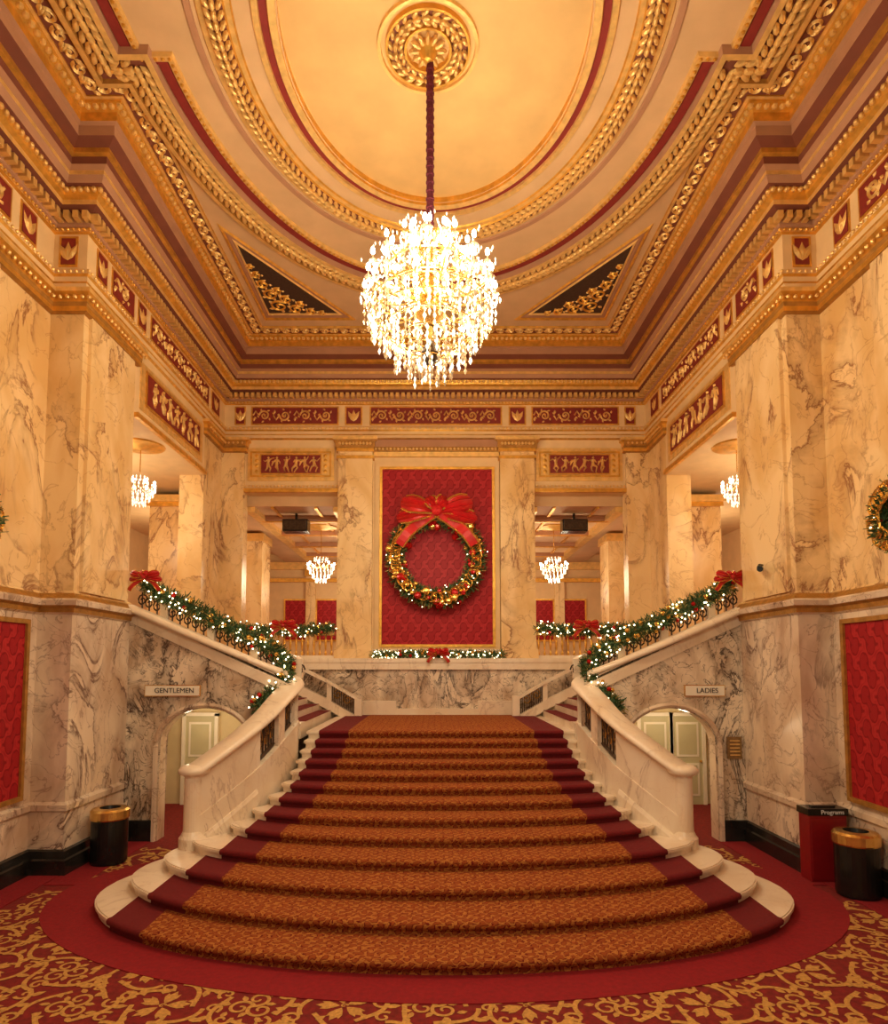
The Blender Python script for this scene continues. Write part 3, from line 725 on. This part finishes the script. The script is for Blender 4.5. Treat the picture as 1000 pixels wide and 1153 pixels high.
# ------------------------------------------------------------------ gallery balustrades
gb=MB()
for s in (-1,1):
    a,b=sorted((s*2.66,s*5.15))
    gb.box(a,b,16.82,16.98,4.02,4.10,'gold_pale'); gb.box(a,b,16.84,16.96,GF+.06,GF+.14,'marble_stair')
    n=16
    for i in range(n):
        x=a+(b-a)*(i+.5)/n
        gb.lathe((x,16.9,GF+.14),[(.03,0),(.035,.06),(.015,.12),(.035,.28),(.03,.36),(.014,.45),(.03,.5),(.03,.54)],'gold',8)
gb.obj('gallery_balustrade')
# ------------------------------------------------------------------ greenery
def tufts(mb,c,rad,n,L=.09):
    for _ in range(n):
        a=random.uniform(0,2*pi); e=math.asin(random.uniform(-1,1)); d=Vector((math.cos(a)*math.cos(e),math.sin(a)*math.cos(e),math.sin(e)))
        b=Vector(c)+d*rad*random.uniform(.1,.75); t=b+(d+Vector([random.uniform(-.6,.6) for _ in range(3)])).normalized()*L*random.uniform(.7,1.3)
        s_=d.cross(Vector([random.uniform(-1,1) for _ in range(3)]))
        if s_.length<.01: continue
        s_=s_.normalized()*.013
        mb.add([tuple(b-s_),tuple(b+s_),tuple(t+s_*.6),tuple(t-s_*.6)],[(0,1,2,3)],'pine' if random.random()<.75 else 'pine_gold')
def bow(mb,c,s,rot=0):
    cx,cy,cz=c
    def lobe(a,L,Wd,yb):
        n=10;k=8; vs=[]; ea=[];eb=[]
        for i in range(n+1):
            u=i/n; hw=Wd*(.14+.86*math.sin(min(1,u*1.25)*pi/2))*(1-.2*max(0,u-.8)/.2)
            for j in range(k+1):
                v=-1+2*j/k
                x=L*u*(1-.10*v*v); z=hw*v; y=yb-.14*math.sin(pi*u)*(1-.4*v*v)-.025*math.sin(v*8)
                X_=x*math.cos(a)-z*math.sin(a); Z_=x*math.sin(a)+z*math.cos(a)
                p=(cx+X_*s,cy+y*s,cz+Z_*s); vs.append(p)
                if j==0: ea.append(p)
                if j==k: eb.append(p)
        fs=[(i*(k+1)+j,(i+1)*(k+1)+j,(i+1)*(k+1)+j+1,i*(k+1)+j+1) for i in range(n) for j in range(k)]
        mb.add(vs,fs,'bow_red')
        mb.tube(ea,.014*s,'ball_gold',4); mb.tube(eb,.014*s,'ball_gold',4); 
    def tail(a,L,w,bend=0):
        pts=[]
        x=z=0
        for i in range(11):
            t=i/10; pts.append((x,-.06-.03*math.cos(t*8),z)); aa=a+bend*t; x+=L/10*math.cos(aa); z+=L/10*math.sin(aa)
        n=len(pts); vs=[]
        for i,p in enumerate(pts):
            aa=a+bend*i/10; nx,nz=-math.sin(aa)*w,math.cos(aa)*w
            vs+=[(cx+(p[0]-nx)*s,cy+p[1]*s,cz+(p[2]-nz)*s),(cx+(p[0]+nx)*s,cy+p[1]*s,cz+(p[2]+nz)*s)]
        mb.add(vs,[(2*i,2*i+2,2*i+3,2*i+1) for i in range(n-1)],'bow_red')
        for q in (0,1): mb.tube([vs[2*i+q] for i in range(n)],.012*s,'ball_gold',4)
    for a in (-.12,pi+.12): lobe(a,.50,.09,.0)
    for a in (.30,pi-.30): lobe(a,.46,.11,-.05)
    for a in (1.0,pi-1.0): lobe(a,.22,.08,-.08)
    tail(-.45,.62,.06,-.6); tail(pi+.45,.62,.06,.6)
    mb.ball((cx,cy-.16*s,cz),.07*s,'bow_red',8,6)
def garland(name,path,rad,dens=90,lights=16,balls=5,bows=()):
    mb=MB(); P=resamp(path,5)
    D=[0]
    for a,b in zip(P[:-1],P[1:]): D.append(D[-1]+(Vector(b)-Vector(a)).length)
    L=D[-1]
    def at(s):
        for i in range(len(P)-1):
            if D[i+1]>=s: f=(s-D[i])/(D[i+1]-D[i]+1e-9); return Vector(P[i]).lerp(Vector(P[i+1]),f)
        return Vector(P[-1])
    n=int(L/.06)
    for i in range(n+1):
        c=at(L*i/n); tufts(mb,c,rad*random.uniform(.85,1.2),int(dens*.35))
    mb.tube(P,rad*.45,'pine',6)
    for i in range(int(L*lights)):
        c=at(random.uniform(0,L)); d=Vector([random.gauss(0,1) for _ in range(3)]).normalized(); d.y=-abs(d.y); mb.ball(tuple(c+d*rad*1.05),.016,'fairy_light',5,4)
    for i in range(int(L*balls)):
        c=at(random.uniform(0,L)); d=Vector([random.gauss(0,1) for _ in range(3)]).normalized(); d.y=-abs(d.y); mb.ball(tuple(c+d*rad*.8),.045,random.choice(['ball_red','ball_gold','ball_gold']),8,6)
    for b in bows: bow(mb,b[0],b[1])
    return mb.obj(name)
def mir(P,s): return [((p[0] if s<0 else .1-p[0]),p[1],p[2]) for p in P]
gp=[(-5.55,12.15,4.78),(-5.2,12.15,4.58),(-4.6,12.15,4.28),(-4.0,12.2,3.99),(-3.5,12.3,3.74),(-3.1,12.40,3.50),(-2.88,12.4,3.26),(-2.86,12.25,3.00),(-3.0,12.0,2.74),(-3.22,11.7,2.45)]
for s in (-1,1):
    garland('christmas_garland' if s<0 else 'christmas_garland.001',mir(gp,s),.20,210,20,9,[((mir([(-5.42,11.88,4.86)],s)[0]),.62)])
for s in (-1,1):
    x0,x1=s*2.72,s*5.1
    garland('christmas_garland.%03d'%(2 if s<0 else 3),[(x0,16.78,4.2),(x0*.7+x1*.3,16.74,4.15),((x0+x1)/2,16.74,4.14),(x0*.3+x1*.7,16.74,4.15),(x1,16.78,4.2)],.19,180,24,8,[(((x0+x1)/2,16.5,4.25),.72)])
garland('christmas_garland.004',[(-1.6,16.6,3.5),(0,16.58,3.52),(1.75,16.6,3.5)],.10,120,26,4,[((.08,16.42,3.55),.6)])
def wreath(name,c,R,rad,ax,dens,bs,flip=1):
    mb=MB(); n=int(2*pi*R/.07)
    def pos(t,rr=R):
        u,v=rr*math.cos(t),rr*math.sin(t)
        return Vector((c[0]+u,c[1],c[2]+v)) if ax=='y' else Vector((c[0],c[1]+u,c[2]+v))
    for i in range(n): tufts(mb,pos(2*pi*i/n),rad,dens,.13)
    mb.tube([tuple(pos(2*pi*i/40)) for i in range(40)],rad*.5,'pine',8,True)
    out=Vector((0,-1,0)) if ax=='y' else Vector((flip,0,0))
    for i in range(int(R*120)):
        t=random.uniform(0,2*pi); d=out*random.uniform(.5,1)+Vector([random.uniform(-.9,.9) for _ in range(3)]); mb.ball(tuple(pos(t)+d.normalized()*rad*random.uniform(.85,1.05)),random.choice([.04,.06,.10])*min(1,R),random.choice(['ball_red','ball_gold','ball_gold','ball_red','ball_red']),10,7)
    for i in range(int(R*50)):
        t=random.uniform(0,2*pi); d=out+Vector([random.uniform(-1,1) for _ in range(3)]); mb.ball(tuple(pos(t)+d.normalized()*rad*1.1),.014,'fairy_light',5,4)
    for i in range(int(R*90)):
        t=random.uniform(0,2*pi); p=pos(t)+out*rad*.9; a=random.uniform(0,6.28); q=[]
        for k in range(9): b=a+k*.6; q.append(tuple(p+Vector((math.cos(b)*.13 if ax=='y' else 0,-.03*math.sin(k) if ax=='y' else math.cos(b)*.13,math.sin(b)*.13))))
        mb.tube(q,.014,'ball_gold',4)
    if bs: bow(mb,(c[0]+.02,c[1]-rad-.10,c[2]+R+.04),bs)
    return mb.obj(name)
wreath('christmas_wreath',(.02,16.64,6.04),1.06,.29,'y',130,2.1)
wreath('christmas_wreath.001',(-6.10,8.3,5.2),.34,.12,'x',60,0,1)
wreath('christmas_wreath.002',(6.10,8.3,5.2),.34,.12,'x',60,0,-1)
# ------------------------------------------------------------------ chandelier
ch=MB(); X,Y=CX+.03,CY+.05
ch.tube([(X,Y,ZC-.1),(X,Y,9.35)],.05,'sleeve_red',8)
for i in range(20): ch.ball((X,Y,ZC-.2-i*.12),.062,'sleeve_red',8,5,(1,1,.9))
ch.tube([(X,Y,9.4),(X,Y,7.2)],.035,'brass',8)
ch.lathe((X,Y,8.95),[(.02,.35),(.06,.3),(.16,.22),(.18,.2),(.05,.12),(.03,0)],'brass',16)
ch.lathe((X,Y,8.2),[(.03,.4),(.10,.3),(.14,.15),(.06,.05),(.16,-.1),(.2,-.2),(.05,-.35)],'brass',16)
ch.lathe((X,Y,7.45),[(.03,.2),(.09,.1),(.13,0),(.07,-.12),(0,-.2)],'iron_dark',12)
def strand(p,q,sag,n,w,m='crystal_glow'):
    p=Vector(p);q=Vector(q)
    for i in range(n):
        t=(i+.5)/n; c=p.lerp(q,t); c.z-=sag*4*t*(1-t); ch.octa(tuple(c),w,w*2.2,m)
CR=['crystal_glow','crystal_dim','crystal_glow','crystal_dim','crystal_dim']
tiers=[(.90,8.36,14,.62),(.80,8.70,12,.5),(.52,8.95,9,.4),(.27,9.15,6,.3)]
for R,z,n,dr in tiers:
    ch.tube([(X+R*.75*math.cos(2*pi*i/36),Y+R*.75*math.sin(2*pi*i/36),z-.1) for i in range(36)],.014,'brass',5,True)
    for i in range(n):
        a=2*pi*i/n+R; c,s_=math.cos(a),math.sin(a)
        P=[(X+c*R*t,Y+s_*R*t,z-.05+ (-.16*math.sin(t*pi))) for t in [k/8 for k in range(9)]]
        ch.tube(P,.014,'brass',5)
        ex,ey=X+c*R,Y+s_*R
        ch.lathe((ex,ey,z-.05),[(.01,-.03),(.05,0),(.045,.012),(.013,.02),(.013,.09),(0,.09)],'crystal_dim',8)
        ch.ball((ex,ey,z+.085),.03,'bulb',8,6,(1,1,1.9))
        for k in range(5): 
            b=2*pi*k/5; ch.octa((ex+.06*math.cos(b),ey+.06*math.sin(b),z-.13),.018,.10,'crystal_glow'); 
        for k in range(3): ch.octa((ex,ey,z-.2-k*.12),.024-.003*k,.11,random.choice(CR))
        a2=a+2*pi/n
        strand((ex,ey,z-.05),(X+math.cos(a2)*R,Y+math.sin(a2)*R,z-.05),.14,8,.02)
        strand((ex,ey,z-.02),(X+c*R*.5,Y+s_*R*.5,z+.2),.08,8,.018)
        for k in range(3): ch.octa((ex+random.uniform(-.09,.09),ey+random.uniform(-.09,.09),z+random.uniform(.06,.2)),.014,.07,'crystal_glow')
    m_=int(R*44)
    for i in range(m_):
        a=2*pi*i/m_; rr_=R*random.uniform(.5,.93); L=dr*random.uniform(.5,1.0)
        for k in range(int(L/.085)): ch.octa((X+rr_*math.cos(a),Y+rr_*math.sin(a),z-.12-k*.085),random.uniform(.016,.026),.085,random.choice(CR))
for rr_,z,L in ((.84,8.1,.40),(.76,7.95,.45),(.62,7.8,.5),(.46,7.65,.5),(.3,7.52,.5),(.15,7.4,.42)):
    m_=int(rr_*44)+3
    ch.tube([(X+rr_*math.cos(2*pi*i/30),Y+rr_*math.sin(2*pi*i/30),z) for i in range(30)],.010,'brass',5,True)
    for i in range(m_):
        a=2*pi*i/m_
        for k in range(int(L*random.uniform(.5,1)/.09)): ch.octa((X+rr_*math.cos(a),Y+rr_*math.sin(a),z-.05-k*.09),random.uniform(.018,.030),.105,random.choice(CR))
ch.obj('crystal_chandelier')
def smallch(name,c,ztop,R=.3):
    mb=MB(); x,y,z=c
    mb.tube([(x,y,ztop),(x,y,z+R)],.012,'brass',5); mb.lathe((x,y,ztop),[(.5,0),(.48,-.03),(.3,-.05),(.12,-.08),(0,-.1)],'gold',20)
    for i in range(8):
        a=2*pi*i/8; mb.tube([(x,y,z),(x+R*.5*math.cos(a),y+R*.5*math.sin(a),z-.06),(x+R*math.cos(a),y+R*math.sin(a),z+.02)],.01,'brass',5)
        mb.ball((x+R*math.cos(a),y+R*math.sin(a),z+.07),.03,'bulb',6,5,(1,1,1.5))
    for q,(rr_,zz) in enumerate(((1,0),(.85,-.1),(.65,-.2),(.4,-.3),(.5,.18))):
        m_=int(18*rr_)+3
        for i in range(m_):
            a=2*pi*i/m_
            for k in range(2): mb.octa((x+R*rr_*math.cos(a),y+R*rr_*math.sin(a),z+zz*R/.3-k*.07),.018,.08,'crystal_glow')
    return mb.obj(name)
SC=[((-6.35,13.5,7.05),7.95),((6.50,13.5,7.05),7.95),((-3.6,20,6.35),7.6),((3.75,20,6.35),7.6)]
for i,(c,zt) in enumerate(SC): smallch('small_crystal_chandelier'+('' if i==0 else '.%03d'%i),c,zt,.32 if i<2 else .42)
# ------------------------------------------------------------------ objects
def bin_(name,x,y,z=0.013):
    mb=MB(); mb.lathe((x,y,z),[(0,0),(.27,0),(.28,.03),(.28,.70),(.29,.70),(.30,.72),(.30,.84),(.27,.87),(.16,.88),(.14,.80),(0,.78)],['black_metal']*3+['brass']*5+['black_metal']*2,32); return mb.obj(name)
bin_('trash_bin',-5.34,10.7); bin_('trash_bin.001',5.93,9.2)
pb=empty('program_recycling_bin')
mb=MB()
px0,px1,py0,py1=5.58,6.14,9.72,10.0
mb.box(px0,px1,py0,py1,.013,.98,'bin_red'); mb.box(px0-.02,px1+.02,py0-.02,py1+.02,.98,1.08,'black_metal'); mb.box(px0+.1,px1-.1,py0+.1,py1-.1,1.06,1.1,'black_metal')
mb.box(px0+.02,px1-.02,py0-.012,py0,.05,.93,'bin_red'); mb.obj('bin_body',pb,bevel=.008)
def text(body,loc,size,mat,parent,name,rot=(pi/2,0,0)):
    cu=bpy.data.curves.new(name,'FONT'); cu.body=body; cu.size=size; cu.align_x='CENTER'; cu.align_y='CENTER'; cu.extrude=.003
    o=bpy.data.objects.new(name,cu); S.collection.objects.link(o); o.location=loc; o.rotation_euler=rot; cu.materials.append(M[mat]); o.parent=parent; return o
text('Programs',((px0+px1)/2+.06,py0-.026,1.03),.09,'text_white',pb,'bin_label')
for s,t in ((-1,'GENTLEMEN'),(1,'LADIES')):
    e=empty('restroom_sign' if s<0 else 'restroom_sign.001'); xc=-4.87 if s<0 else 5.0; w=.5 if s<0 else .36
    b=MB(); b.box(xc-w,xc+w,11.90,11.94,2.66,2.84,'sign_white'); b.box(xc-w-.015,xc+w+.015,11.91,11.95,2.645,2.855,'brass'); b.obj('board',e)
    text(t,(xc+.04,11.895,2.75),.13,'text_dark',e,'lettering')
pq=MB(); pq.box(5.40,5.66,11.93,11.98,1.5,1.9,'bronze_plaque')
for i in range(5): pq.box(5.44,5.62,11.92,11.935,1.56+i*.065,1.58+i*.065,'gold_pale')
pq.obj('wall_plaque')
for s in (-1,1):
    sp=MB(); x=s*4.0
    sp.box(x-.36,x+.36,18.0,18.4,7.05,7.40,'black_metal'); sp.box(x-.33,x+.33,17.98,18.0,7.08,7.37,'iron_dark'); sp.box(x-.03,x+.03,18.15,18.25,7.40,7.6,'black_metal'); sp.obj('loudspeaker' if s<0 else 'loudspeaker.001',bevel=.01)
sc=MB(); sc.tube([(5.68,11.0,4.95),(5.60,10.95,4.95),(5.55,10.9,4.9)],.02,'black_metal'); sc.tube([(5.62,10.95,4.88),(5.48,10.7,4.84)],.05,'black_metal',10); sc.obj('security_camera')
# ------------------------------------------------------------------ lights
def pt(x,y,z,p,r=.3,c=(1,.80,.54)):
    l=bpy.data.lights.new('lamp_or_fill','POINT'); l.energy=p; l.shadow_soft_size=r; l.color=c
    o=bpy.data.objects.new('lamp_or_fill_light',l); o.location=(x,y,z); S.collection.objects.link(o); return o  # shared by fixture lamps and added fill lights
W1=(1,.83,.57)
pt(CX,CY-1.15,8.1,170,.3,W1); pt(CX+1.15,CY+.3,8.2,170,.3,W1); pt(CX-1.15,CY+.3,8.2,170,.3,W1); pt(CX,CY+1.25,8.0,170,.3,W1)
pt(0,2.5,6.0,520,.5,W1)  # added fill in mid-air, no fixture; brightens the hall and near carpet
pt(0,13.8,6.2,120,.5,W1)
for s in (-1,1):
    pt(s*7.6,14.2,6.6,110,.4); pt(s*3.7,20,6.0,130,.4); pt(s*3.7,24.5,6.0,90,.4); pt(s*4.3,13.6,2.1,26,.1,(1,.83,.55)); pt(s*5.4,14.2,2.0,12,.1,(1,.83,.55))  # low-power outer corridor light has no fixture; added to fill the dark end
    pt(s*8.5,19.5,6.6,80,.4)
w=bpy.data.worlds.new('World'); S.world=w; w.use_nodes=True
bg=w.node_tree.nodes['Background']; bg.inputs[0].default_value=(1,.78,.52,1); bg.inputs[1].default_value=.32
# ------------------------------------------------------------------ camera
cam=bpy.data.cameras.new('camera'); cam.sensor_fit='HORIZONTAL'; cam.sensor_width=36; cam.lens=25.92
cam.shift_x=.010; cam.shift_y=.1235
co_=bpy.data.objects.new('camera',cam); co_.location=(0,0,3.2); co_.rotation_euler=(math.radians(94),0,0); S.collection.objects.link(co_); S.camera=co_
S.view_settings.view_transform='Standard'
S.view_settings.look='None'
